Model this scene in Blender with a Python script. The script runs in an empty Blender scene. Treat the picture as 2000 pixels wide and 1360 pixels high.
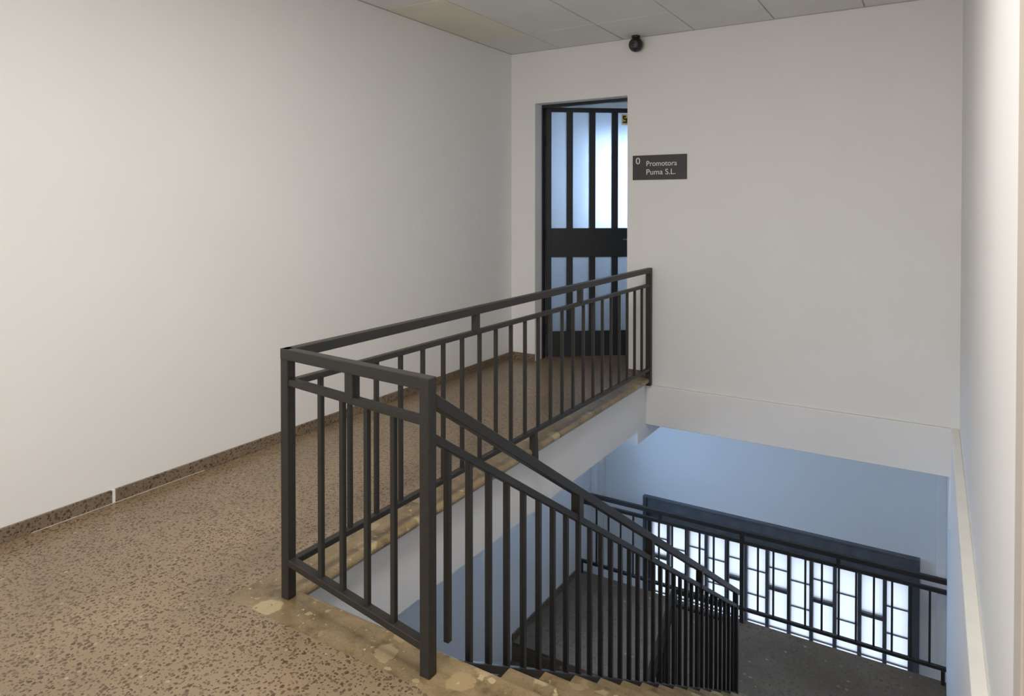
import bpy, bmesh, math, random
from mathutils import Vector, Matrix

random.seed(7)
scene = bpy.context.scene
COL = scene.collection
H = 1.55                                     # eye height

# ------------------------------------------------------------------ camera
YAW, PITCH, ROLL, FPX, CY = 0.5517, 0.0126, 0.0002, 1340.53, 416.55
fw = Vector((-math.sin(YAW) * math.cos(PITCH), math.cos(YAW) * math.cos(PITCH), -math.sin(PITCH)))
rt = Vector((math.cos(YAW), math.sin(YAW), 0.0))
up = rt.cross(fw)
rt, up = rt * math.cos(ROLL) + up * math.sin(ROLL), up * math.cos(ROLL) - rt * math.sin(ROLL)
cam_data = bpy.data.cameras.new('camera')
cam = bpy.data.objects.new('camera', cam_data)
COL.objects.link(cam)
cam.matrix_world = Matrix(((rt.x, up.x, -fw.x, 0), (rt.y, up.y, -fw.y, 0), (rt.z, up.z, -fw.z, H), (0, 0, 0, 1)))
cam_data.sensor_fit = 'HORIZONTAL'
cam_data.sensor_width = 36.0
cam_data.lens = 36.0 * FPX / 2000.0
cam_data.shift_y = -(680.0 - CY) / 2000.0
cam_data.clip_start = 0.02
scene.camera = cam

# ------------------------------------------------------------------ world, lights, exposure
world = bpy.data.worlds.new('overcast_sky')
scene.world = world
world.use_nodes = True
bg = world.node_tree.nodes['Background']
bg.inputs['Color'].default_value = (0.44, 0.66, 1.0, 1.0)
bg.inputs['Strength'].default_value = 17.0


def area(name, loc, target, sx, sy, power, color, portal=False):
    l = bpy.data.lights.new(name, 'AREA')
    l.shape = 'RECTANGLE'
    l.size, l.size_y = sx, sy
    l.energy = power
    l.color = color
    o = bpy.data.objects.new(name, l)
    COL.objects.link(o)
    o.location = loc
    o.rotation_euler = (Vector(target) - Vector(loc)).to_track_quat('-Z', 'Y').to_euler()
    if portal:
        l.cycles.is_portal = True
    return o


# assumed unseen area lights: a broad one behind the camera, luminaires at ceiling height
area('assumed_hall_light', (-1.5, -2.9, 1.55), (-1.5, 0, 1.45), 3.6, 2.0, 96, (1.0, 0.985, 0.96))
area('assumed_stair_luminaire', (-1.25, 1.8, 3.0), (-1.25, 1.8, 0), 0.6, 1.2, 62, (1.0, 0.97, 0.925))
area('assumed_corridor_luminaire', (-1.9, -1.0, 3.0), (-1.9, -1.0, 0), 0.6, 1.2, 14, (1.0, 0.97, 0.925))
# sampling portals in the tall window and the two added windows
area('lower_window_portal', (-1.46, 7.72, -3.0), (-1.46, 0, -3.0), 2.9, 2.6, 1, (1, 1, 1), True)
area('added_upper_portal', (-3.21, 7.72, 1.8), (-3.21, 0, 1.8), 0.9, 1.4, 1, (1, 1, 1), True)
area('added_side_portal', (-3.85, 5.8, -0.98), (0, 5.8, -0.98), 1.0, 1.6, 1, (1, 1, 1), True)

scene.view_settings.view_transform = 'Standard'
scene.view_settings.look = 'None'
scene.view_settings.gamma = 1.0
scene.view_settings.use_curve_mapping = False
scene.view_settings.exposure = 0.0
scene.cycles.use_denoising = True
scene.cycles.max_bounces = 10
scene.cycles.diffuse_bounces = 6
scene.cycles.transparent_max_bounces = 12
scene.cycles.sample_clamp_indirect = 8.0

# ------------------------------------------------------------------ materials
MATS = {}


def new_mat(name):
    m = bpy.data.materials.new(name)
    m.use_nodes = True
    nt = m.node_tree
    b = nt.nodes['Principled BSDF']
    MATS[name] = m
    return m, nt, b


def N(nt, kind, **kw):
    n = nt.nodes.new(kind)
    for k, v in kw.items():
        setattr(n, k, v)
    return n


def pos(nt):
    return N(nt, 'ShaderNodeNewGeometry').outputs['Position']


def noise(nt, scale, detail=2.0, rough=0.5, vec=None):
    n = N(nt, 'ShaderNodeTexNoise')
    n.inputs['Scale'].default_value = scale
    n.inputs['Detail'].default_value = detail
    n.inputs['Roughness'].default_value = rough
    nt.links.new(vec if vec is not None else pos(nt), n.inputs['Vector'])
    return n


def ramp(nt, src, stops, interp='LINEAR'):
    r = N(nt, 'ShaderNodeValToRGB')
    r.color_ramp.interpolation = interp
    e = r.color_ramp.elements
    while len(e) < len(stops):
        e.new(0.5)
    for i, (p, c) in enumerate(stops):
        e[i].position = p
        e[i].color = (c[0], c[1], c[2], 1.0) if not isinstance(c, (int, float)) else (c, c, c, 1.0)
    nt.links.new(src, r.inputs['Fac'])
    return r.outputs['Color']


def mix(nt, fac, a, b, blend='MIX'):
    m = N(nt, 'ShaderNodeMix', data_type='RGBA', blend_type=blend)
    for sock, v in ((m.inputs[0], fac), (m.inputs[6], a), (m.inputs[7], b)):
        if isinstance(v, (int, float)):
            sock.default_value = v
        elif isinstance(v, tuple):
            sock.default_value = (v[0], v[1], v[2], 1.0)
        else:
            nt.links.new(v, sock)
    return m.outputs[2]


def bump(nt, b, height, strength, dist=0.002):
    n = N(nt, 'ShaderNodeBump')
    n.inputs['Strength'].default_value = strength
    n.inputs['Distance'].default_value = dist
    nt.links.new(height, n.inputs['Height'])
    nt.links.new(n.outputs['Normal'], b.inputs['Normal'])


def plain(name, col, rough=0.5, metal=0.0, var=0.04, nscale=8.0, bstr=0.0, bscale=200.0, spec=None):
    m, nt, b = new_mat(name)
    n = noise(nt, nscale, 3.0)
    lo = tuple(c * (1 - var) for c in col)
    hi = tuple(min(1.0, c * (1 + var)) for c in col)
    nt.links.new(ramp(nt, n.outputs['Fac'], [(0.3, lo), (0.7, hi)]), b.inputs['Base Color'])
    b.inputs['Roughness'].default_value = rough
    b.inputs['Metallic'].default_value = metal
    if spec is not None:
        b.inputs['Specular IOR Level'].default_value = spec
    if bstr:
        bump(nt, b, noise(nt, bscale, 3.0).outputs['Fac'], bstr)
    return m


plain('wall_paint', (0.80, 0.795, 0.785), 0.65, var=0.012, nscale=1.7, bstr=0.12, bscale=160, spec=0.25)
plain('tile_white', (0.74, 0.735, 0.72), 0.9, var=0.025, nscale=3.0, bstr=0.25, bscale=260, spec=0.1)
plain('tile_yellowed', (0.74, 0.71, 0.60), 0.9, var=0.04, nscale=2.0, bstr=0.25, bscale=260, spec=0.1)
plain('t_bar', (0.42, 0.41, 0.385), 0.5, var=0.03)
plain('rail_paint', (0.024, 0.022, 0.019), 0.45, var=0.10, nscale=40, bstr=0.10, bscale=300, spec=0.4)
plain('door_paint', (0.020, 0.022, 0.026), 0.45, var=0.10, nscale=30, bstr=0.10, bscale=220, spec=0.4)
plain('window_paint', (0.085, 0.092, 0.105), 0.5, var=0.10, nscale=20)
plain('window_header', (0.105, 0.115, 0.130), 0.55, var=0.18, nscale=9)
plain('sign_plate', (0.040, 0.041, 0.042), 0.5, var=0.10, nscale=30)
plain('sign_letter', (0.80, 0.80, 0.79), 0.5, var=0.01)
plain('camera_black', (0.012, 0.012, 0.013), 0.35, var=0.1)
plain('camera_lens', (0.004, 0.004, 0.005), 0.08, var=0.0)
plain('camera_grey', (0.045, 0.045, 0.048), 0.4, var=0.1)
plain('handle_steel', (0.35, 0.36, 0.38), 0.3, metal=0.9, var=0.03)
plain('sticker_cream', (0.72, 0.66, 0.42), 0.5, var=0.03)
plain('sticker_black', (0.02, 0.02, 0.018), 0.5, var=0.0)
plain('sticker_yellow', (0.75, 0.52, 0.05), 0.5, var=0.03)
plain('jamb_beige', (0.56, 0.49, 0.42), 0.5, var=0.04, nscale=4)
plain('ledge_cream', (0.82, 0.80, 0.74), 0.5, var=0.03, nscale=6)
plain('grout', (0.50, 0.47, 0.42), 0.8, var=0.08, nscale=60)


def terrazzo(name, matrix_lo, matrix_hi, chips, pale, rough, coat=0.0, sc=1.0, spec=0.5):
    m, nt, b = new_mat(name)
    p = pos(nt)
    base = ramp(nt, noise(nt, 1.6, 3.0, 0.6, p).outputs['Fac'], [(0.35, matrix_lo), (0.68, matrix_hi)])
    base = mix(nt, 0.55, base, ramp(nt, noise(nt, 330 * sc, 2.0, 0.6, p).outputs['Fac'], [(0.3, 0.55), (0.7, 1.25)]), 'MULTIPLY')
    dist = noise(nt, 70 * sc, 2.0, 0.5, p)
    warp = N(nt, 'ShaderNodeVectorMath', operation='MULTIPLY_ADD')
    nt.links.new(dist.outputs['Color'], warp.inputs[0])
    warp.inputs[1].default_value = (0.010 / sc,) * 3
    nt.links.new(p, warp.inputs[2])
    for scale, thr, keep, cols in ((46 * sc, 0.36, 0.44, chips), (88 * sc, 0.42, 0.34, chips), (30 * sc, 0.22, 0.80, pale)):
        v = N(nt, 'ShaderNodeTexVoronoi')
        v.inputs['Scale'].default_value = scale
        v.inputs['Randomness'].default_value = 1.0
        nt.links.new(warp.outputs[0], v.inputs['Vector'])
        near = ramp(nt, v.outputs['Distance'], [(thr - 0.04, 1.0), (thr + 0.04, 0.0)])
        sep = N(nt, 'ShaderNodeSeparateColor')
        nt.links.new(v.outputs['Color'], sep.inputs[0])
        pick = ramp(nt, sep.outputs[0], [(keep, 0.0), (keep + 0.02, 1.0)])
        col = ramp(nt, sep.outputs[1], [(0.0, cols[0]), (0.5, cols[1]), (1.0, cols[2])])
        f = mix(nt, 1.0, near, pick, 'MULTIPLY')
        base = mix(nt, f, base, col)
    nt.links.new(base, b.inputs['Base Color'])
    b.inputs['Roughness'].default_value = rough
    b.inputs['Specular IOR Level'].default_value = spec
    b.inputs['Coat Weight'].default_value = coat
    b.inputs['Coat Roughness'].default_value = 0.18
    bump(nt, b, noise(nt, 14, 2.0, 0.5, p).outputs['Fac'], 0.05, 0.002)
    return m


BROWN = ((0.060, 0.034, 0.020), (0.100, 0.062, 0.038), (0.150, 0.095, 0.058))
BROWN2 = ((0.070, 0.040, 0.022), (0.120, 0.075, 0.044), (0.180, 0.120, 0.072))
terrazzo('terrazzo_floor', (0.250, 0.185, 0.112), (0.320, 0.230, 0.138), BROWN2,
         ((0.38, 0.30, 0.20), (0.32, 0.245, 0.16), (0.25, 0.185, 0.12)), 0.36, 0.2)
terrazzo('terrazzo_skirting', (0.180, 0.138, 0.095), (0.250, 0.195, 0.138), BROWN,
         ((0.33, 0.28, 0.21), (0.25, 0.20, 0.15), (0.20, 0.15, 0.11)), 0.4, 0.1)
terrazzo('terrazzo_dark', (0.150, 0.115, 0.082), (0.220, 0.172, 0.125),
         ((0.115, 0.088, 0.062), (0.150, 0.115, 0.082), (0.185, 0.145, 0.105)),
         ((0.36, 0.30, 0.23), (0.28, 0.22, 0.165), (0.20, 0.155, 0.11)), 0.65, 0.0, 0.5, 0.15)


def breccia(name):
    m, nt, b = new_mat(name)
    p = pos(nt)
    dist = noise(nt, 9, 4.0, 0.6, p)
    warp = N(nt, 'ShaderNodeVectorMath', operation='MULTIPLY_ADD')
    nt.links.new(dist.outputs['Color'], warp.inputs[0])
    warp.inputs[1].default_value = (0.09,) * 3
    nt.links.new(p, warp.inputs[2])
    base = ramp(nt, noise(nt, 9, 6.0, 0.7, p).outputs['Fac'],
                [(0.32, (0.105, 0.078, 0.036)), (0.48, (0.225, 0.160, 0.082)), (0.62, (0.275, 0.205, 0.112)), (0.75, (0.33, 0.25, 0.145))])
    base = mix(nt, 0.5, base, ramp(nt, noise(nt, 120, 4.0, 0.7, p).outputs['Fac'], [(0.3, 0.6), (0.7, 1.3)]), 'MULTIPLY')
    for scale, thr, keep, cols in ((9, 0.44, 0.64, ((0.42, 0.34, 0.19), (0.31, 0.23, 0.12), (0.20, 0.14, 0.07))),
                                   (24, 0.30, 0.78, ((0.46, 0.38, 0.23), (0.34, 0.26, 0.14), (0.14, 0.10, 0.05))),
                                   (55, 0.26, 0.80, ((0.50, 0.42, 0.28), (0.32, 0.24, 0.13), (0.12, 0.09, 0.045)))):
        v = N(nt, 'ShaderNodeTexVoronoi')
        v.inputs['Scale'].default_value = scale
        nt.links.new(warp.outputs[0], v.inputs['Vector'])
        near = ramp(nt, v.outputs['Distance'], [(thr - 0.03, 1.0), (thr + 0.03, 0.0)])
        sep = N(nt, 'ShaderNodeSeparateColor')
        nt.links.new(v.outputs['Color'], sep.inputs[0])
        pick = ramp(nt, sep.outputs[0], [(keep, 0.0), (keep + 0.02, 1.0)])
        col = ramp(nt, sep.outputs[1], [(0.0, cols[0]), (0.5, cols[1]), (1.0, cols[2])])
        base = mix(nt, mix(nt, 1.0, near, pick, 'MULTIPLY'), base, col)
    nt.links.new(base, b.inputs['Base Color'])
    b.inputs['Roughness'].default_value = 0.33
    b.inputs['Coat Weight'].default_value = 0.15
    b.inputs['Coat Roughness'].default_value = 0.2
    return m


breccia('breccia_marble')


def frosted(name, tint, transp, rough):
    m = bpy.data.materials.new(name)
    m.use_nodes = True
    nt = m.node_tree
    nt.nodes.remove(nt.nodes['Principled BSDF'])
    out = nt.nodes['Material Output']
    tl = N(nt, 'ShaderNodeBsdfTranslucent')
    tl.inputs['Color'].default_value = (*tint, 1)
    if rough is None:
        tr = N(nt, 'ShaderNodeBsdfTransparent')
    else:
        tr = N(nt, 'ShaderNodeBsdfRefraction')
        tr.inputs['Roughness'].default_value = rough
        tr.inputs['IOR'].default_value = 1.25
    tr.inputs['Color'].default_value = (*tint, 1)
    ms = N(nt, 'ShaderNodeMixShader')
    ms.inputs[0].default_value = transp
    nt.links.new(tl.outputs[0], ms.inputs[1])
    nt.links.new(tr.outputs[0], ms.inputs[2])
    gl = N(nt, 'ShaderNodeBsdfGlossy')
    gl.inputs['Roughness'].default_value = 0.25
    ms2 = N(nt, 'ShaderNodeMixShader')
    ms2.inputs[0].default_value = 0.05
    nt.links.new(ms.outputs[0], ms2.inputs[1])
    nt.links.new(gl.outputs[0], ms2.inputs[2])
    nt.links.new(ms2.outputs[0], out.inputs['Surface'])
    MATS[name] = m
    return m


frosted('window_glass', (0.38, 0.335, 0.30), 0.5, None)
frosted('hazy_glass', (0.76, 0.74, 0.72), 0.6, None)
frosted('clear_glass', (0.97, 0.97, 0.98), 0.8, None)
frosted('door_glass', (0.93, 0.95, 0.98), 0.62, 0.6)


# ------------------------------------------------------------------ builders
def link(name, me, loc, parent=None):
    o = bpy.data.objects.new(name, me)
    COL.objects.link(o)
    if parent is not None:
        o.parent = parent
        base = Vector(parent['_w']) if '_w' in parent else Vector((0, 0, 0))
        o.location = Vector(loc) - base
    else:
        o.location = loc
    o['_w'] = list(loc)
    return o


def tag(o, label, category=None, kind=None, group=None):
    o['label'] = label
    if category:
        o['category'] = category
    if kind:
        o['kind'] = kind
    if group:
        o['group'] = group
    return o


def empty(name, loc):
    return link(name, None, loc)


def mesh_from(verts, faces, mat, name, bevel=0.0, seg=1, smooth=False):
    c = Vector((0, 0, 0))
    vs = [Vector(v) for v in verts]
    lo = Vector([min(v[i] for v in vs) for i in range(3)])
    hi = Vector([max(v[i] for v in vs) for i in range(3)])
    c = (lo + hi) / 2
    me = bpy.data.meshes.new(name)
    bm = bmesh.new()
    bv = [bm.verts.new(v - c) for v in vs]
    for f in faces:
        bm.faces.new([bv[i] for i in f])
    bmesh.ops.recalc_face_normals(bm, faces=bm.faces)
    if bevel:
        bmesh.ops.bevel(bm, geom=list(bm.edges), offset=bevel, segments=seg, affect='EDGES', profile=0.5)
    bm.to_mesh(me)
    bm.free()
    me.materials.append(MATS[mat])
    if smooth:
        for p in me.polygons:
            p.use_smooth = True
    return me, c


BOXF = [(0, 1, 2, 3), (4, 5, 6, 7), (0, 1, 5, 4), (1, 2, 6, 5), (2, 3, 7, 6), (3, 0, 4, 7)]


def box(name, x0, x1, y0, y1, z0, z1, mat, parent=None, bevel=0.0, seg=1):
    v = [(x0, y0, z0), (x1, y0, z0), (x1, y1, z0), (x0, y1, z0), (x0, y0, z1), (x1, y0, z1), (x1, y1, z1), (x0, y1, z1)]
    me, c = mesh_from(v, BOXF, mat, name, bevel, seg)
    return link(name, me, c, parent)


def bar(name, a, b, w, h, mat, parent=None, bevel=0.0025, shift=0.0):
    """rail whose TOP centre line runs a -> b; w across, h down, plumb ends"""
    a, b = Vector(a), Vector(b)
    d = Vector((b.x - a.x, b.y - a.y, 0)).normalized()
    s = Vector((-d.y, d.x, 0)) * (w / 2)
    v = []
    for dz in (-h, 0):
        for q, sg in ((a, -1), (a, 1), (b, 1), (b, -1)):
            v.append(q + s * sg + Vector((0, 0, dz)))
    me, c = mesh_from(v, BOXF, mat, name, bevel)
    return link(name, me, c, parent)


def prism(name, poly, z0, z1, mat, parent=None, bevel=0.0):
    n = len(poly)
    v = [(x, y, z0) for x, y in poly] + [(x, y, z1) for x, y in poly]
    f = [tuple(range(n)), tuple(range(n, 2 * n))] + [(i, (i + 1) % n, n + (i + 1) % n, n + i) for i in range(n)]
    me, c = mesh_from(v, f, mat, name, bevel)
    return link(name, me, c, parent)


def wall(name, boxes, mat, label):
    """one structural mesh made from several boxes"""
    vs, fs = [], []
    for (x0, x1, y0, y1, z0, z1) in boxes:
        k = len(vs)
        vs += [(x0, y0, z0), (x1, y0, z0), (x1, y1, z0), (x0, y1, z0), (x0, y0, z1), (x1, y0, z1), (x1, y1, z1), (x0, y1, z1)]
        fs += [tuple(i + k for i in f) for f in BOXF]
    me, c = mesh_from(vs, fs, mat, name)
    return tag(link(name, me, c), label, name.split('_')[0], 'structure')


def S(o, label, cat):
    return tag(o, label, cat, 'structure')


# ------------------------------------------------------------------ key dimensions (metres)
XL, XR, YB, ZC = -3.629, 0.165, 5.888, 3.055
XLO, XRO = -3.41, 0.115                # lower stairwell walls
X1, Y1 = -2.142, 1.811                 # right / front face of the corner post
X2, Y2 = -1.390, 1.745
PS = 0.041                             # post section
HR = 0.985
SE, SB = -2.15, -0.44                  # slab edge, slab soffit
EDGE = 1.893                           # front edge of the stair opening
G, R, NS = 0.2745, 0.175, 15           # going, rise, steps
ZL = -R * NS                           # landing level -2.625
LY0, LY1 = 5.54, 7.05                  # landing near / far edges
YW = 7.50                              # window wall
ZB = -5.25                             # lower floor

# ------------------------------------------------------------------ shell
wall('wall_left', [(XL - 0.25, XL, -3.2, 7.75, SB, ZC + 0.25)], 'wall_paint', 'plain white left wall running along the terrazzo corridor')
DX0, DX1, DZ = -3.357, -2.388, 2.545
wall('wall_back', [(XL, DX0, YB, 6.13, 0, ZC + 0.2), (DX1, XR + 0.3, YB, 6.13, -0.07, ZC + 0.2), (DX0, DX1, YB, 6.13, DZ, ZC + 0.2)],
     'wall_paint', 'white back wall with the doorway and the dark name plate')
wall('wall_right', [(XR, XR + 0.3, 1.93, YB, -0.13, ZC + 0.2)], 'wall_paint', 'white right wall beside the stair, seen at a grazing angle')
wall('wall_behind', [(XL - 0.2, 1.9, -3.4, -3.2, -0.4, ZC + 0.2), (1.6, 1.9, -3.2, 1.95, -0.4, ZC + 0.2), (XR + 0.12, 1.9, 1.76, 1.93, -0.4, ZC + 0.2)],
     'wall_paint', 'white wall closing the hall behind the viewer')
S(box('trim_1', XR - 0.004, XR + 0.12, 1.78, 1.93, -0.02, ZC, 'jamb_beige', bevel=0.004), 'beige painted jamb ending the right wall', 'jamb')
S(box('trim_2', XRO, XR, 1.90, YB - 0.02, -0.12, -0.072, 'ledge_cream', bevel=0.004), 'cream ledge strip running down the right stairwell wall', 'ledge')
S(box('trim_3', SE - 0.05, XR, YB - 0.022, 6.13, -0.425, -0.072, 'wall_paint', bevel=0.004), 'white beam under the back wall above the stairwell', 'beam')
S(box('trim_4', -2.6, SE - 0.049, 5.67, YW, -0.555, -0.43, 'wall_paint'), 'short white downstand beam beyond the back wall', 'beam')
S(box('trim_5', 0.105, XR + 0.02, YB - 0.02, 6.13, -0.80, -0.425, 'wall_paint', bevel=0.003), 'white stub hanging under the right end of the beam', 'stub')

# slab and floor
wall('floor_slab', [(XL, SE - 0.05, -3.2, YW, SB, -0.045), (SE - 0.05, 1.6, -3.2, EDGE - 0.06, SB, -0.045), (SE - 0.05, XR + 0.3, 6.13, YW, -0.425, -0.045)],
     'wall_paint', 'white painted concrete slab edge around the stair opening')
fl = empty('floor', (-2.0, 0.0, 0.0))
S(fl, 'brown speckled terrazzo floor of the upper corridor', 'floor')
box('terrazzo_field', XL, -2.36, -3.2, YW, -0.045, 0.0, 'terrazzo_floor', fl)
box('terrazzo_field', -2.36, 1.6, -3.2, 1.70, -0.045, 0.0, 'terrazzo_floor', fl)
box('terrazzo_field', -2.36, -1.2, 6.13, YW, -0.045, 0.0, 'terrazzo_floor', fl)
box('terrazzo_field', -2.36, DX1 + 0.03, YB, 6.13, -0.045, 0.0, 'terrazzo_floor', fl)


def nosing(name, axis, a0, a1, b0, b1, parent, z1=0.0, t=0.045):
    """marble slab from b0 to b1 with a half-round edge at b1; runs a0..a1 along axis"""
    prof = [(b0, z1 - t), (b0, z1)]
    r = t / 2
    for k in range(0, 9):
        an = math.pi / 2 - math.pi * k / 8
        prof.append((b1 - r + r * math.cos(an), z1 - r + r * math.sin(an)))
    n = len(prof)
    vs = []
    for a in (a0, a1):
        for (b, z) in prof:
            vs.append((a, b, z) if axis == 'x' else (b, a, z))
    fs = [tuple(range(n)), tuple(range(n, 2 * n))] + [(i, (i + 1) % n, n + (i + 1) % n, n + i) for i in range(n)]
    me, c = mesh_from(vs, fs, 'breccia_marble', name)
    return link(name, me, c, parent)


mb = empty('marble_border', (-2.2, 1.8, 0.0))
S(mb, 'tan breccia marble border around the stair opening', 'border')
nosing('border_slab', 'y', 1.70, 3.85, -2.36, SE, mb)
nosing('border_slab', 'y', 3.853, YB - 0.002, -2.36, SE, mb)
nosing('border_slab', 'x', SE - 0.012, XRO, 1.70, EDGE, mb)
prism('border_slab', [(XRO, 1.70), (XR + 0.11, 1.70), (XR + 0.11, 1.775), (XRO, 1.775)], -0.045, 0.0, 'breccia_marble', mb)

# skirting
bl = empty('baseboard_left', (XL, 2.0, 0.0))
S(bl, 'brown terrazzo skirting along the left wall with one pale joint', 'skirting')
JY = 1.935
for y0, y1 in ((-3.2, -0.55), (-0.545, JY - 0.008), (JY + 0.008, 4.42), (4.424, YB)):
    box('skirting_tile', XL, XL + 0.014, y0, y1, 0.0, 0.0685, 'terrazzo_skirting', bl, bevel=0.002)
box('joint', XL, XL + 0.011, JY - 0.008, JY + 0.008, 0.0, 0.067, 'wall_paint', bl)
box('joint', XL + 0.014, XL + 0.017, 1.55, 2.45, 0.0, 0.0025, 'grout', bl)
bb = empty('baseboard_back', (-3.4, YB, 0.0))
S(bb, 'brown terrazzo skirting at the foot of the back wall', 'skirting')
box('skirting_tile', XL + 0.014, DX0, YB - 0.014, YB, 0.0, 0.0685, 'terrazzo_skirting', bb, bevel=0.002)
box('skirting_tile', DX1, -2.20, YB - 0.014, YB, 0.0, 0.05, 'terrazzo_skirting', bb, bevel=0.002)

# ceiling
ce = empty('ceiling', (-1.7, 2.0, ZC))
S(ce, 'suspended ceiling of grey-white tiles with one yellowed tile', 'ceiling')
box('ceiling_deck', XL - 0.2, 1.9, -3.4, 7.75, ZC + 0.12, ZC + 0.25, 'wall_paint', ce)
gx = [XL] + [-3.083 + 0.655 * k for k in range(8)]
gx = [g for g in gx if g < 1.5] + [1.6]
gy = [YB] + [5.255 - 1.222 * k for k in range(8)]
gy = [g for g in gy if g > -3.1] + [-3.2]
for i in range(len(gx) - 1):
    for j in range(len(gy) - 1):
        xa, xb, ya, yb = gx[i], gx[i + 1], gy[j + 1], gy[j]
        if xa > XR - 0.05 and yb > 1.9:
            continue
        m = 'tile_yellowed' if (i == 0 and j == 1) else 'tile_white'
        t = box('ceiling_tile', xa + 0.0055, xb - 0.0055, ya + 0.0055, yb - 0.0055, ZC + random.uniform(0.001, 0.004), ZC + 0.018, m, ce, bevel=0.0015)
        if m == 'tile_yellowed':
            t['label'] = 'yellowed ceiling tile against the left wall'
for g in gx[1:-1]:
    box('t_bar', g - 0.007, g + 0.007, -3.2, YB, ZC + 0.010, ZC + 0.03, 't_bar', ce)
for g in gy[1:-1]:
    box('t_bar', XL, 1.6 if g < 1.7 else XR, g - 0.007, g + 0.007, ZC + 0.0105, ZC + 0.03, 't_bar', ce)
box('edge_angle', XL, XL + 0.012, -3.2, YB, ZC - 0.001, ZC + 0.02, 't_bar', ce)
box('edge_angle', XL + 0.012, XR, YB - 0.012, YB, ZC - 0.001, ZC + 0.02, 't_bar', ce)

# lower stairwell
wall('wall_lower_left', [(XL - 0.2, XLO, -0.4, 5.05, ZB - 0.2, SB), (XL - 0.2, XLO, 6.55, 7.75, ZB - 0.2, SB), (XL - 0.2, XLO, 5.05, 6.55, ZB - 0.2, -1.48)], 'wall_paint', 'white lower stairwell wall below the corridor slab, lit blue by the window')
wall('wall_lower_right', [(XRO, XRO + 0.3, -0.4, 7.75, ZB - 0.2, -0.12)], 'wall_paint', 'white lower stairwell wall on the right under the ledge strip')
wall('wall_lower_near', [(XL, XRO, -0.6, -0.4, ZB - 0.2, SB)], 'wall_paint', 'white end wall of the lower stairwell under the hall')
WX0, WX1, WZT, WZB = -2.825, -0.094, -1.785, -4.30
UX0, UX1, UZ0, UZ1 = -3.58, -2.85, 1.15, 2.42
wall('wall_far', [(XLO - 0.2, WX0, YW, YW + 0.2, ZB - 0.2, 0), (WX1, XRO + 0.3, YW, YW + 0.2, ZB - 0.2, 0), (WX0, WX1, YW, YW + 0.2, ZB - 0.2, WZB), (WX0, WX1, YW, YW + 0.2, WZT, 0),
                  (XL - 0.2, UX0, YW, YW + 0.2, 0, ZC + 0.2), (UX1, XR + 0.3, YW, YW + 0.2, 0, ZC + 0.2), (UX0, UX1, YW, YW + 0.2, 0, UZ0), (UX0, UX1, YW, YW + 0.2, UZ1, ZC + 0.2)],
     'wall_paint', 'white outer wall around the tall window beyond the landing')
wall('wall_passage', [(-1.25, -1.1, 6.13, YW, 0, ZC + 0.2)], 'wall_paint', 'white side wall of the room behind the dark door')
S(box('trim_6', XLO, XLO + 0.085, 7.30, YW, ZB, SB, 'wall_paint', bevel=0.003), 'narrow white pier in the far left corner of the landing', 'pier')
S(box('trim_7', XRO - 0.075, XRO, 7.30, YW, ZB, SB, 'wall_paint', bevel=0.003), 'narrow white pier in the far right corner of the landing', 'pier')
S(box('trim_8', XLO + 0.085, XLO + 0.105, 7.475, YW, ZB, SB, 'wall_paint', bevel=0.003), 'thin white bead beside the far left pier', 'bead')
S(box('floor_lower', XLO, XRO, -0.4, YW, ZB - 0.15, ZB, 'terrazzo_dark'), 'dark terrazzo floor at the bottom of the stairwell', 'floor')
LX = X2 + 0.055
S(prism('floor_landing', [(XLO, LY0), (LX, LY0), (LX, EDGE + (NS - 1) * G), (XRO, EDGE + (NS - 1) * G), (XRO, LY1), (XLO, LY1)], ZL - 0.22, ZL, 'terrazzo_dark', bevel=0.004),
  'dark grey-brown terrazzo landing in front of the tall window', 'landing')
S(box('baseboard_landing', XLO, XLO + 0.014, LY0, 7.05, ZL, ZL + 0.07, 'terrazzo_skirting'), 'terrazzo skirting at the foot of the landing wall', 'skirting')

# ------------------------------------------------------------------ stairs
fa = tag(empty('stair_flight', (-0.6, EDGE, 0)), 'tan marble stair flight going down from the corridor beside the railing', 'stairs')
TX = X2 + 0.055
for k in range(1, NS):
    y1, z = EDGE + k * G, -k * R
    st = nosing('step', 'x', TX, XRO - 0.001, y1 - G - 0.02, y1, fa, z1=z, t=0.042)
    box('riser', TX + 0.012, XRO - 0.001, y1 - G - 0.045, y1 - G - 0.022, z - 0.001, z + R - 0.042, 'breccia_marble', fa)
v = []
for x in (TX + 0.03, XRO - 0.002):
    v += [(x, EDGE - 0.06, -0.20), (x, EDGE + (NS - 1) * G - 0.03, ZL - 0.045), (x, EDGE + (NS - 1) * G - 0.03, ZL - 0.22), (x, EDGE - 0.06, -0.42)]
me, c_ = mesh_from(v, [(0, 1, 2, 3), (4, 5, 6, 7), (0, 1, 5, 4), (1, 2, 6, 5), (2, 3, 7, 6), (3, 0, 4, 7)], 'wall_paint', 'stair_soffit')
link('stair_soffit', me, c_, fa)

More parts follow.
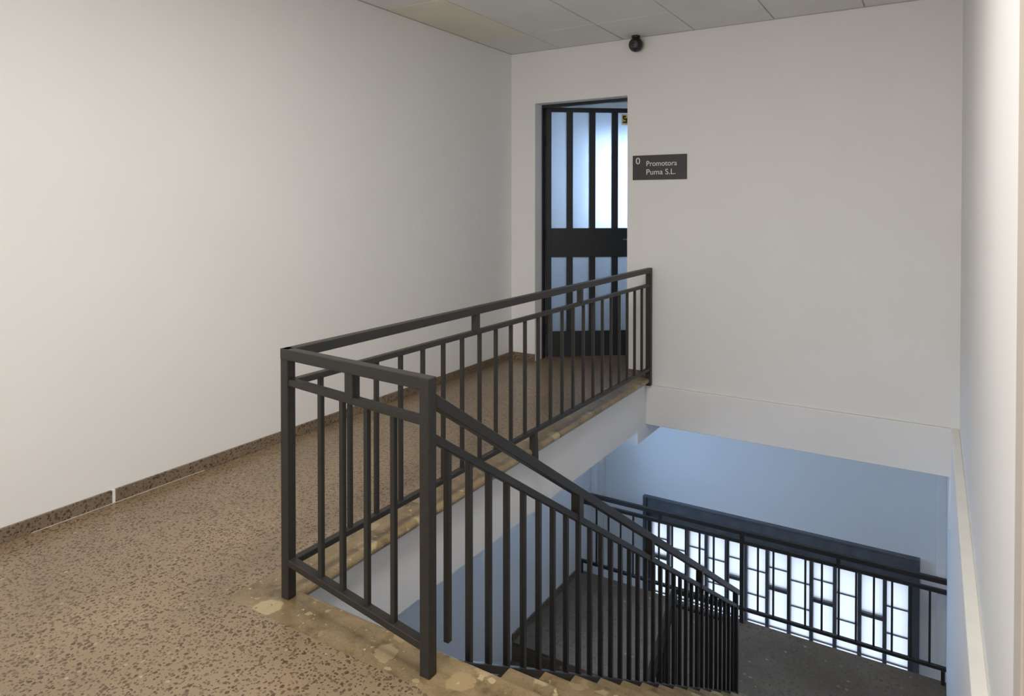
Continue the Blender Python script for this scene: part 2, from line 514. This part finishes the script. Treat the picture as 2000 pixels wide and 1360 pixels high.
BX1 = -1.86
fb = tag(empty('stair_flight', (-2.6, LY0, ZL)), 'dark stair flight going down from the landing along the blue-lit wall', 'stairs')
NB = 14
for k in range(1, NB + 1):
    y0, z = LY0 - k * G, ZL - k * R
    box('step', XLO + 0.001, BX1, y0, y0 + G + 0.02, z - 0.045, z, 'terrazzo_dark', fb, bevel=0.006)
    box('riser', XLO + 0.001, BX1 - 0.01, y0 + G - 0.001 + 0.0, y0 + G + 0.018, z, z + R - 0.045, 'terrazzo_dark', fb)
v = []
for x in (XLO + 0.002, BX1 - 0.02):
    v += [(x, LY0 + 0.02, ZL - R - 0.04), (x, LY0 - NB * G, ZL - (NB + 1) * R - 0.05), (x, LY0 - NB * G, ZL - (NB + 1) * R - 0.2), (x, LY0 + 0.02, ZL - R - 0.25)]
me, c_ = mesh_from(v, [(0, 1, 2, 3), (4, 5, 6, 7), (0, 1, 5, 4), (1, 2, 6, 5), (2, 3, 7, 6), (3, 0, 4, 7)], 'wall_paint', 'stair_soffit')
link('stair_soffit', me, c_, fb)

# ------------------------------------------------------------------ railings
RP = 'rail_paint'
BAL = {}


def baluster(parent, x, y, z0, z1, w=0.02, name='baluster', mat=RP):
    key = (name, round(z1 - z0, 4), w, mat)
    c = Vector((x, y, (z0 + z1) / 2))
    if key not in BAL:
        h = w / 2
        hz = (z1 - z0) / 2
        vv = [(-h, -h, -hz), (h, -h, -hz), (h, h, -hz), (-h, h, -hz), (-h, -h, hz), (h, -h, hz), (h, h, hz), (-h, h, hz)]
        BAL[key] = mesh_from(vv, BOXF, mat, name, bevel=min(0.002, w * 0.12))[0]
    return link(name, BAL[key], c, parent)


rl = tag(empty('stair_railing', (-2.0, 1.8, 0)), 'dark painted steel railing around the stair opening, running down the tan marble flight', 'railing')
cx1, cy1 = X1 - PS / 2, Y1 + PS / 2
cx2, cy2 = X2 - PS / 2, Y2 + PS / 2
Y3 = 5.871
# posts
box('post', X1 - PS, X1, Y1, Y1 + PS, 0, HR - 0.001, RP, rl, bevel=0.0025)
box('post', X2 - PS, X2, Y2, Y2 + PS, 0, HR - 0.001, RP, rl, bevel=0.0025)
box('post', X1 - 0.045, X1, Y3 - 0.045, Y3, -0.066, HR - 0.04, RP, rl, bevel=0.0025)
# corridor run
bar('handrail', (cx1, Y1 + 0.001, HR), (cx1, Y3, HR), PS, 0.042, RP, rl)
bar('middle_rail', (cx1, Y1 + PS, 0.860), (cx1, Y3 - 0.045, 0.845), 0.03, 0.026, RP, rl)
bar('bottom_rail', (cx1, Y1 + PS, 0.145), (cx1, Y3 - 0.045, 0.095), 0.032, 0.026, RP, rl)
for k in range(23):
    y = 2.000 + k * 0.16675
    t = (y - Y1) / (Y3 - Y1)
    baluster(rl, cx1, y, 0.138 - 0.05 * t, 0.842 - 0.015 * t)
for y in (3.13, 4.447):
    baluster(rl, cx1, y, 0.84, HR - 0.03, 0.036, 'spacer')
v = []
for (z, ya, yb, xo) in ((-0.10, 3.735, 3.795, 0.004), (0.10, 3.745, 3.79, 0.0)):
    v += [(X1 - 0.034 + xo, ya, z), (X1 + 0.004 + xo, ya, z), (X1 + 0.004 + xo, yb, z), (X1 - 0.034 + xo, yb, z)]
me, c_ = mesh_from(v, BOXF, RP, 'foot', bevel=0.0025)
link('foot', me, c_, rl)
# return run
bar('handrail', (X1 - PS, cy1, HR), (X2, cy2, HR), PS, 0.042, RP, rl)
bar('middle_rail', (X1 - 0.01, cy1, 0.868), (X2 - PS + 0.01, cy2, 0.852), 0.03, 0.027, RP, rl)
bar('bottom_rail', (X1 - 0.01, cy1, 0.158), (X2 - PS + 0.01, cy2, 0.108), 0.036, 0.027, RP, rl)
for x in (-1.962, -1.838, -1.706, -1.572):
    t = (x - X1) / (X2 - X1)
    baluster(rl, x, cy1 + (cy2 - cy1) * t, 0.150 - 0.05 * t, 0.85 - 0.015 * t)
baluster(rl, -1.785, cy1 + (cy2 - cy1) * 0.475, 0.85, HR - 0.03, 0.040, 'spacer')
# flight run
SL = R / G
zr = lambda y: 0.931 - (y - 1.783) * SL
YE = 5.965
bar('handrail', (cx2, Y2 + PS - 0.002, zr(Y2 + PS)), (cx2, YE, zr(YE)), PS, 0.047, RP, rl)
bar('middle_rail', (cx2, Y2 + PS - 0.002, zr(Y2 + PS) - 0.133), (cx2, YE - 0.02, zr(YE - 0.02) - 0.133), 0.03, 0.034, RP, rl)
bar('bottom_rail', (cx2, 1.955, zr(1.955) - 0.883), (cx2, 5.885, zr(5.885) - 0.883), 0.034, 0.032, RP, rl)
for k in range(32):
    y = 1.872 + k * 0.1266
    if y > 5.84:
        break
    top = zr(y) - 0.15
    bot = 0.052 if k == 0 else zr(y) - 0.90
    baluster(rl, cx2, y, bot, top, 0.022)
for y in (2.876, 3.84, 4.856):
    b_ = baluster(rl, cx2, y, zr(y) - 0.15, zr(y) - 0.03, 0.045, 'spacer')
box('post', X2 - PS, X2, 5.885, 5.925, ZL, zr(5.905) - 0.03, RP, rl, bevel=0.0025)

# railing of the lower flight
PX, PY = -1.83, 5.55
r2 = tag(empty('stair_railing', (PX, PY, ZL)), 'black railing of the lower flight seen through the nearer balusters', 'railing')
HZ = ZL + 0.97
box('post', PX - 0.02, PX + 0.02, PY, PY + 0.04, ZL, HZ, RP, r2, bevel=0.0025)
bar('handrail', (PX - 0.02, PY + 0.02, HZ), (X2 - PS, PY + 0.02, HZ), 0.041, 0.042, RP, r2)
bar('middle_rail', (PX, PY + 0.02, HZ - 0.13), (X2 - PS, PY + 0.02, HZ - 0.13), 0.03, 0.026, RP, r2)
bar('bottom_rail', (PX, PY + 0.02, ZL + 0.12), (X2 - PS, PY + 0.02, ZL + 0.12), 0.03, 0.026, RP, r2)
for k in range(1, 4):
    baluster(r2, PX + k * 0.1, PY + 0.02, ZL + 0.11, HZ - 0.14)
zs = lambda y: HZ - (PY - y) * SL
ye = LY0 - NB * G + 0.1
bar('handrail', (PX, PY, HZ), (PX, ye, zs(ye)), 0.041, 0.047, RP, r2)
bar('middle_rail', (PX, PY, HZ - 0.135), (PX, ye, zs(ye) - 0.135), 0.03, 0.034, RP, r2)
bar('bottom_rail', (PX, PY - 0.05, HZ - 0.05 * SL - 0.90), (PX, ye, zs(ye) - 0.90), 0.034, 0.032, RP, r2)
for k in range(1, 29):
    y = PY - k * 0.1266
    if y < ye + 0.05:
        break
    baluster(r2, PX, y, zs(y) - 0.92, zs(y) - 0.15, 0.022)
box('post', PX - 0.02, PX + 0.02, ye, ye + 0.04, ZB, zs(ye + 0.02) - 0.03, RP, r2, bevel=0.0025)

# landing guard rail in front of the window
YR = 7.0
r3 = tag(empty('guard_railing', (-1.6, YR, ZL)), 'black guard railing along the far edge of the landing before the window', 'railing')
bar('handrail', (XLO + 0.001, YR, -1.700), (XRO - 0.001, YR, -1.700), 0.04, 0.042, RP, r3)
bar('middle_rail', (XLO + 0.001, YR, -1.795), (XRO - 0.001, YR, -1.795), 0.03, 0.036, RP, r3)
bar('bottom_rail', (XLO + 0.001, YR, -2.470), (XRO - 0.001, YR, -2.470), 0.034, 0.030, RP, r3)
for k in range(23):
    x = -3.196 + k * 0.1448
    if abs(x + 1.612) < 0.05 or x > 0.06:
        continue
    baluster(r3, x, YR, -2.48, -1.82, 0.018)
box('post', -1.631, -1.593, YR - 0.02, YR + 0.02, ZL, -1.735, RP, r3, bevel=0.0025)
for x in (-2.465, -0.74, -3.25):
    baluster(r3, x, YR, -1.80, -1.73, 0.032, 'spacer')
for x in (-3.38, 0.09):
    baluster(r3, x, YR, ZL, -2.49, 0.03, 'foot')

# ------------------------------------------------------------------ tall window beyond the landing
w1 = S(empty('window_1', (-1.46, YW, WZB)), 'tall window of narrow frosted panes in a dark frame beyond the landing', 'window')
WP = 'window_paint'
box('jamb', WX0, WX0 + 0.045, YW - 0.05, YW + 0.15, WZB, WZT - 0.002, WP, w1, bevel=0.003)
box('jamb', WX0 + 0.045, WX0 + 0.078, YW + 0.02, YW + 0.12, WZB, WZT - 0.30, WP, w1, bevel=0.003)
box('jamb', WX1 - 0.055, WX1, YW - 0.05, YW + 0.15, WZB, WZT - 0.002, WP, w1, bevel=0.003)
box('jamb', WX1 - 0.095, WX1 - 0.055, YW + 0.02, YW + 0.12, WZB, WZT - 0.30, WP, w1, bevel=0.003)
box('header_board', WX0 + 0.045, WX1 - 0.055, YW - 0.03, YW + 0.15, WZT - 0.16, WZT - 0.018, 'window_header', w1, bevel=0.003)
box('header_cap', WX0, WX1, YW - 0.052, YW + 0.15, WZT - 0.018, WZT, 'window_header', w1, bevel=0.003)
box('header_board', WX0 + 0.045, WX1 - 0.055, YW + 0.005, YW + 0.15, WZT - 0.30, WZT - 0.163, 'window_header', w1, bevel=0.003)
box('sill', WX0, WX1, YW - 0.05, YW + 0.15, WZB - 0.04, WZB, WP, w1, bevel=0.003)
mx = [-2.747, -2.545, -2.327, -2.116, -1.897, -1.695, -1.474, -1.259, -1.044, -0.826, -0.604, -0.385, -0.189]
ztop = WZT - 0.30
for x in mx[1:-1]:
    box('mullion', x - 0.017, x + 0.017, YW + 0.01, YW + 0.10, WZB, ztop, WP, w1, bevel=0.002)
for i in range(12):
    xa, xb = mx[i] + (0.017 if i else 0.0), mx[i + 1] - (0.017 if i < 11 else 0.0)
    if i % 2 == 1:
        cuts = [(-2.35, 0.008), (-2.615, 0.008), (-2.90, 0.008), (-3.30, 0.03), (-3.80, 0.008)]
    else:
        cuts = [(-2.275, 0.008), (-2.482, 0.034), (-2.90, 0.008), (-3.30, 0.03), (-3.80, 0.008)]
        if i == 10:
            cuts = cuts[1:]
    z1 = ztop
    for z, t in cuts + [(WZB - 0.0, 0.0)]:
        box('pane', xa - 0.004, xb + 0.004, YW + 0.055, YW + 0.060, z + t / 2 - 0.003, z1 + 0.003, 'clear_glass' if z1 < -2.95 else 'window_glass', w1)  # unseen lower panes made clear to brighten the stairwell
        if t > 0:
            big = t > 0.02
            box('transom' if big else 'muntin', xa, xb, YW + (0.02 if big else 0.042), YW + (0.09 if big else 0.072), z - t / 2, z + t / 2, WP, w1)
        z1 = z - t / 2

# added window in the room behind the door, to brighten its frosted panes
w2 = S(empty('window_added_back', (-3.0, YW, UZ0)), 'added window brightening the frosted door panes from behind', 'window')
for (a, b) in ((UX0, UX0 + 0.05), (UX1 - 0.05, UX1), ((UX0 + UX1) / 2 - 0.02, (UX0 + UX1) / 2 + 0.02)):
    box('frame_post', a, b, YW + 0.05, YW + 0.12, UZ0 + 0.05, UZ1 - 0.05, WP, w2)
box('frame_rail', UX0, UX1, YW + 0.05, YW + 0.12, UZ0, UZ0 + 0.05, WP, w2)
box('frame_rail', UX0, UX1, YW + 0.05, YW + 0.12, UZ1 - 0.05, UZ1, WP, w2)
for (a, b) in ((UX0 + 0.05, (UX0 + UX1) / 2 - 0.02), ((UX0 + UX1) / 2 + 0.02, UX1 - 0.05)):
    box('pane', a, b, YW + 0.08, YW + 0.085, UZ0 + 0.05, UZ1 - 0.05, 'hazy_glass', w2)

# added side window, hidden by the slab, to brighten the far landing wall
w3 = S(empty('window_added_side', (XLO, 5.80, -1.48)), 'added unseen window high on the left landing wall, brightening the far wall', 'window')
box('frame_rail', -3.62, -3.54, 5.05, 6.55, -1.48, -1.43, WP, w3)
box('frame_rail', -3.62, -3.54, 5.05, 6.55, -0.49, -0.44, WP, w3)
for y in (5.05, 5.525, 6.025, 6.50):
    box('frame_post', -3.62, -3.54, y, y + 0.05, -1.43, -0.49, WP, w3)
for y in (5.10, 5.575, 6.075):
    box('pane', -3.585, -3.58, y, y + 0.425 + (0.025 if y > 5.2 else 0), -1.43, -0.49, 'clear_glass', w3)

# ------------------------------------------------------------------ door
d1 = S(empty('door_1', (DX0, 6.05, 0)), 'dark metal door with tall frosted panes standing ajar in the back wall', 'door')
DP = 'door_paint'
FY0, FY1 = 6.02, 6.075
box('frame_post', DX0 + 0.001, DX0 + 0.015, FY0, FY1, 0.0, DZ - 0.001, DP, d1, bevel=0.002)
box('frame_post', DX1 - 0.032, DX1 - 0.001, FY0, FY1, 0.0, DZ - 0.001, DP, d1, bevel=0.002)
box('frame_head', DX0 + 0.015, DX1 - 0.032, FY0, FY1, DZ - 0.030, DZ - 0.001, DP, d1, bevel=0.002)
A = 0.92
hx, hy = -3.335, 6.080
ux, uy = math.sin(A), math.cos(A)
LT = 0.042


def leafbox(name, s0, s1, z0, z1, t0, t1, mat, parent, bevel=0.002):
    """box in leaf coordinates: s along the leaf, t through it (0 = corridor face)"""
    me, c = mesh_from([(s0, t0, z0), (s1, t0, z0), (s1, t1, z0), (s0, t1, z0), (s0, t0, z1), (s1, t0, z1), (s1, t1, z1), (s0, t1, z1)], BOXF, mat, name, bevel)
    w = Vector((hx + ux * c.x - uy * c.y, hy + uy * c.x + ux * c.y, c.z))
    o = link(name, me, w, parent)
    o.rotation_euler = (0, 0, math.atan2(uy, ux))
    return o


K = 1.02
leaf = leafbox('door_leaf', 0.0, 0.052, 0.008, 2.530, 0, LT, DP, d1)      # hinge stile carries the leaf
LR = Matrix.Rotation(math.atan2(uy, ux), 4, 'Z')
LWORLD = Matrix.Translation(Vector(leaf['_w'])) @ LR


def leafpart(name, s0, s1, z0, z1, t0, t1, mat, bevel=0.002):
    o = leafbox(name, s0, s1, z0, z1, t0, t1, mat, leaf, bevel)
    o.matrix_basis = LWORLD.inverted() @ (Matrix.Translation(Vector(o['_w'])) @ LR)
    return o


panes = [(0.052, 0.211), (0.272, 0.443), (0.504, 0.676), (0.738, 0.890)]
leafpart('stile', 0.890, 0.945, 0.008, 2.530, 0, LT, DP)
leafpart('top_rail', 0.052, 0.890, 2.484, 2.530, 0, LT, DP)
leafpart('lock_panel', 0.052, 0.890, 1.017, 1.310, 0.002, LT - 0.002, DP)
leafpart('kick_panel', 0.052, 0.890, 0.008, 0.263, 0.002, LT - 0.002, DP)
for i in range(3):
    for z0, z1 in ((1.310, 2.484), (0.263, 1.017)):
        leafpart('mullion', panes[i][1], panes[i + 1][0], z0, z1, 0, LT, DP)
for a, b in panes:
    leafpart('pane', a - 0.003, b + 0.003, 1.308, 2.486, 0.017, 0.022, 'door_glass', 0)
    leafpart('pane', a - 0.003, b + 0.003, 0.261, 1.019, 0.017, 0.022, 'door_glass', 0)
leafpart('handle_plate', 0.855, 0.890, 1.09, 1.29, -0.006, 0.004, DP)
leafpart('handle', 0.785, 0.880, 1.186, 1.204, -0.045, -0.025, 'handle_steel', 0.004)
leafpart('handle', 0.862, 0.878, 1.186, 1.204, -0.045, 0.0, 'handle_steel', 0.004)
leafpart('sticker', 0.776, 0.872, 2.365, 2.475, 0.0135, 0.0165, 'sticker_cream', 0)
leafpart('sticker_field', 0.786, 0.862, 2.379, 2.461, 0.0120, 0.0136, 'sticker_yellow', 0)
for q in ((0.788, 0.822, 2.441, 2.457), (0.788, 0.803, 2.424, 2.457), (0.796, 0.832, 2.414, 2.430), (0.788, 0.828, 2.383, 2.397), (0.820, 0.833, 2.383, 2.420), (0.834, 0.862, 2.410, 2.434)):
    leafpart('sticker_mark', *q, 0.0105, 0.0122, 'sticker_black', 0)
for z in (0.30, 1.25, 2.20):
    box('hinge', hx - 0.008, hx + 0.004, 6.066, 6.082, z - 0.05, z + 0.05, DP, d1, bevel=0.002)

# ------------------------------------------------------------------ name plate
sg = tag(empty('name_plate', (-2.084, YB, 1.772)), 'dark grey name plate reading Promotora Puma S.L. right of the door', 'sign')
box('plate', -2.333, -1.835, YB - 0.010, YB, 1.772, 1.992, 'sign_plate', sg, bevel=0.0015)


def lettering(text, x0, x1, z0, z1, y, parent, asc=False):
    cu = bpy.data.curves.new('lettering', 'FONT')
    cu.body = text
    cu.extrude = 0.004
    tmp = bpy.data.objects.new('lettering_tmp', cu)
    COL.objects.link(tmp)
    bpy.context.view_layer.update()
    me = bpy.data.meshes.new_from_object(tmp.evaluated_get(bpy.context.evaluated_depsgraph_get()))
    bpy.data.objects.remove(tmp)
    bpy.data.curves.remove(cu)
    xs = [v.co.x for v in me.vertices]
    ys = [v.co.y for v in me.vertices]
    ax, bx, ay, by = min(xs), max(xs), min(ys), max(ys)
    cx, cz = (x0 + x1) / 2, (z0 + z1) / 2
    for v in me.vertices:
        X = x0 + (v.co.x - ax) / (bx - ax) * (x1 - x0) - cx
        Z = z0 + (v.co.y - ay) / (by - ay) * (z1 - z0) - cz
        Yv = -0.0012 if v.co.z > 0 else 0.0006
        v.co = (X, Yv, Z)
    me.materials.clear()
    me.materials.append(MATS['sign_letter'])
    o = link('lettering', me, (cx, y, cz), parent)
    return o


yl = YB - 0.0105
lettering('0', -2.302, -2.262, 1.914, 1.972, yl, sg)
lettering('Promotora', -2.201, -1.922, 1.894, 1.940, yl, sg)
lettering('Puma S.L.', -2.201, -1.935, 1.818, 1.866, yl, sg)

# ------------------------------------------------------------------ dome camera
sc = tag(empty('security_camera', (-2.285, 5.815, ZC)), 'small black ball security camera under the ceiling above the door', 'camera')


def lathe(name, prof, loc, mat, parent, axis=None, seg=32):
    vs, fs = [], []
    n = len(prof)
    for k in range(seg):
        a = 2 * math.pi * k / seg
        for r, z in prof:
            vs.append(Vector((r * math.cos(a), r * math.sin(a), z)))
    for k in range(seg):
        for i in range(n - 1):
            q = (k + 1) % seg
            fs.append((k * n + i, k * n + i + 1, q * n + i + 1, q * n + i))
    me = bpy.data.meshes.new(name)
    bm = bmesh.new()
    rot = Vector(axis).normalized().to_track_quat('Z', 'Y').to_matrix() if axis else Matrix.Identity(3)
    bv = [bm.verts.new(rot @ x) for x in vs]
    for f in fs:
        bm.faces.new([bv[i] for i in f])
    bmesh.ops.remove_doubles(bm, verts=bm.verts, dist=1e-5)
    bmesh.ops.recalc_face_normals(bm, faces=bm.faces)
    bm.to_mesh(me)
    bm.free()
    me.materials.append(MATS[mat])
    for p in me.polygons:
        p.use_smooth = True
    return link(name, me, loc, parent)


cc = Vector((-2.281, 5.815, 2.977))
rb = 0.064
lathe('ball', [(max(1e-4, rb * math.sin(math.pi * i / 16)), -rb * math.cos(math.pi * i / 16)) for i in range(17)], cc, 'camera_black', sc)
lathe('mount', [(0.0001, 0.0), (0.034, 0.0), (0.038, 0.012), (0.038, 0.022), (0.0001, 0.022)], (cc.x, cc.y, ZC - 0.0225), 'camera_black', sc)
look = Vector((0.12, -0.95, -0.12)).normalized()
lathe('bezel', [(0.0001, 0.0), (0.030, 0.0), (0.036, -0.004), (0.038, -0.016), (0.0001, -0.016)], cc + look * 0.062, 'camera_grey', sc, look)
lathe('lens', [(0.0001, 0.003), (0.008, 0.0025), (0.0125, 0.0), (0.0125, -0.006), (0.0001, -0.006)], cc + look * 0.0635 + Vector((-0.010, 0, 0.002)), 'camera_lens', sc, look)

for o in list(bpy.data.objects):
    if '_w' in o:
        del o['_w']
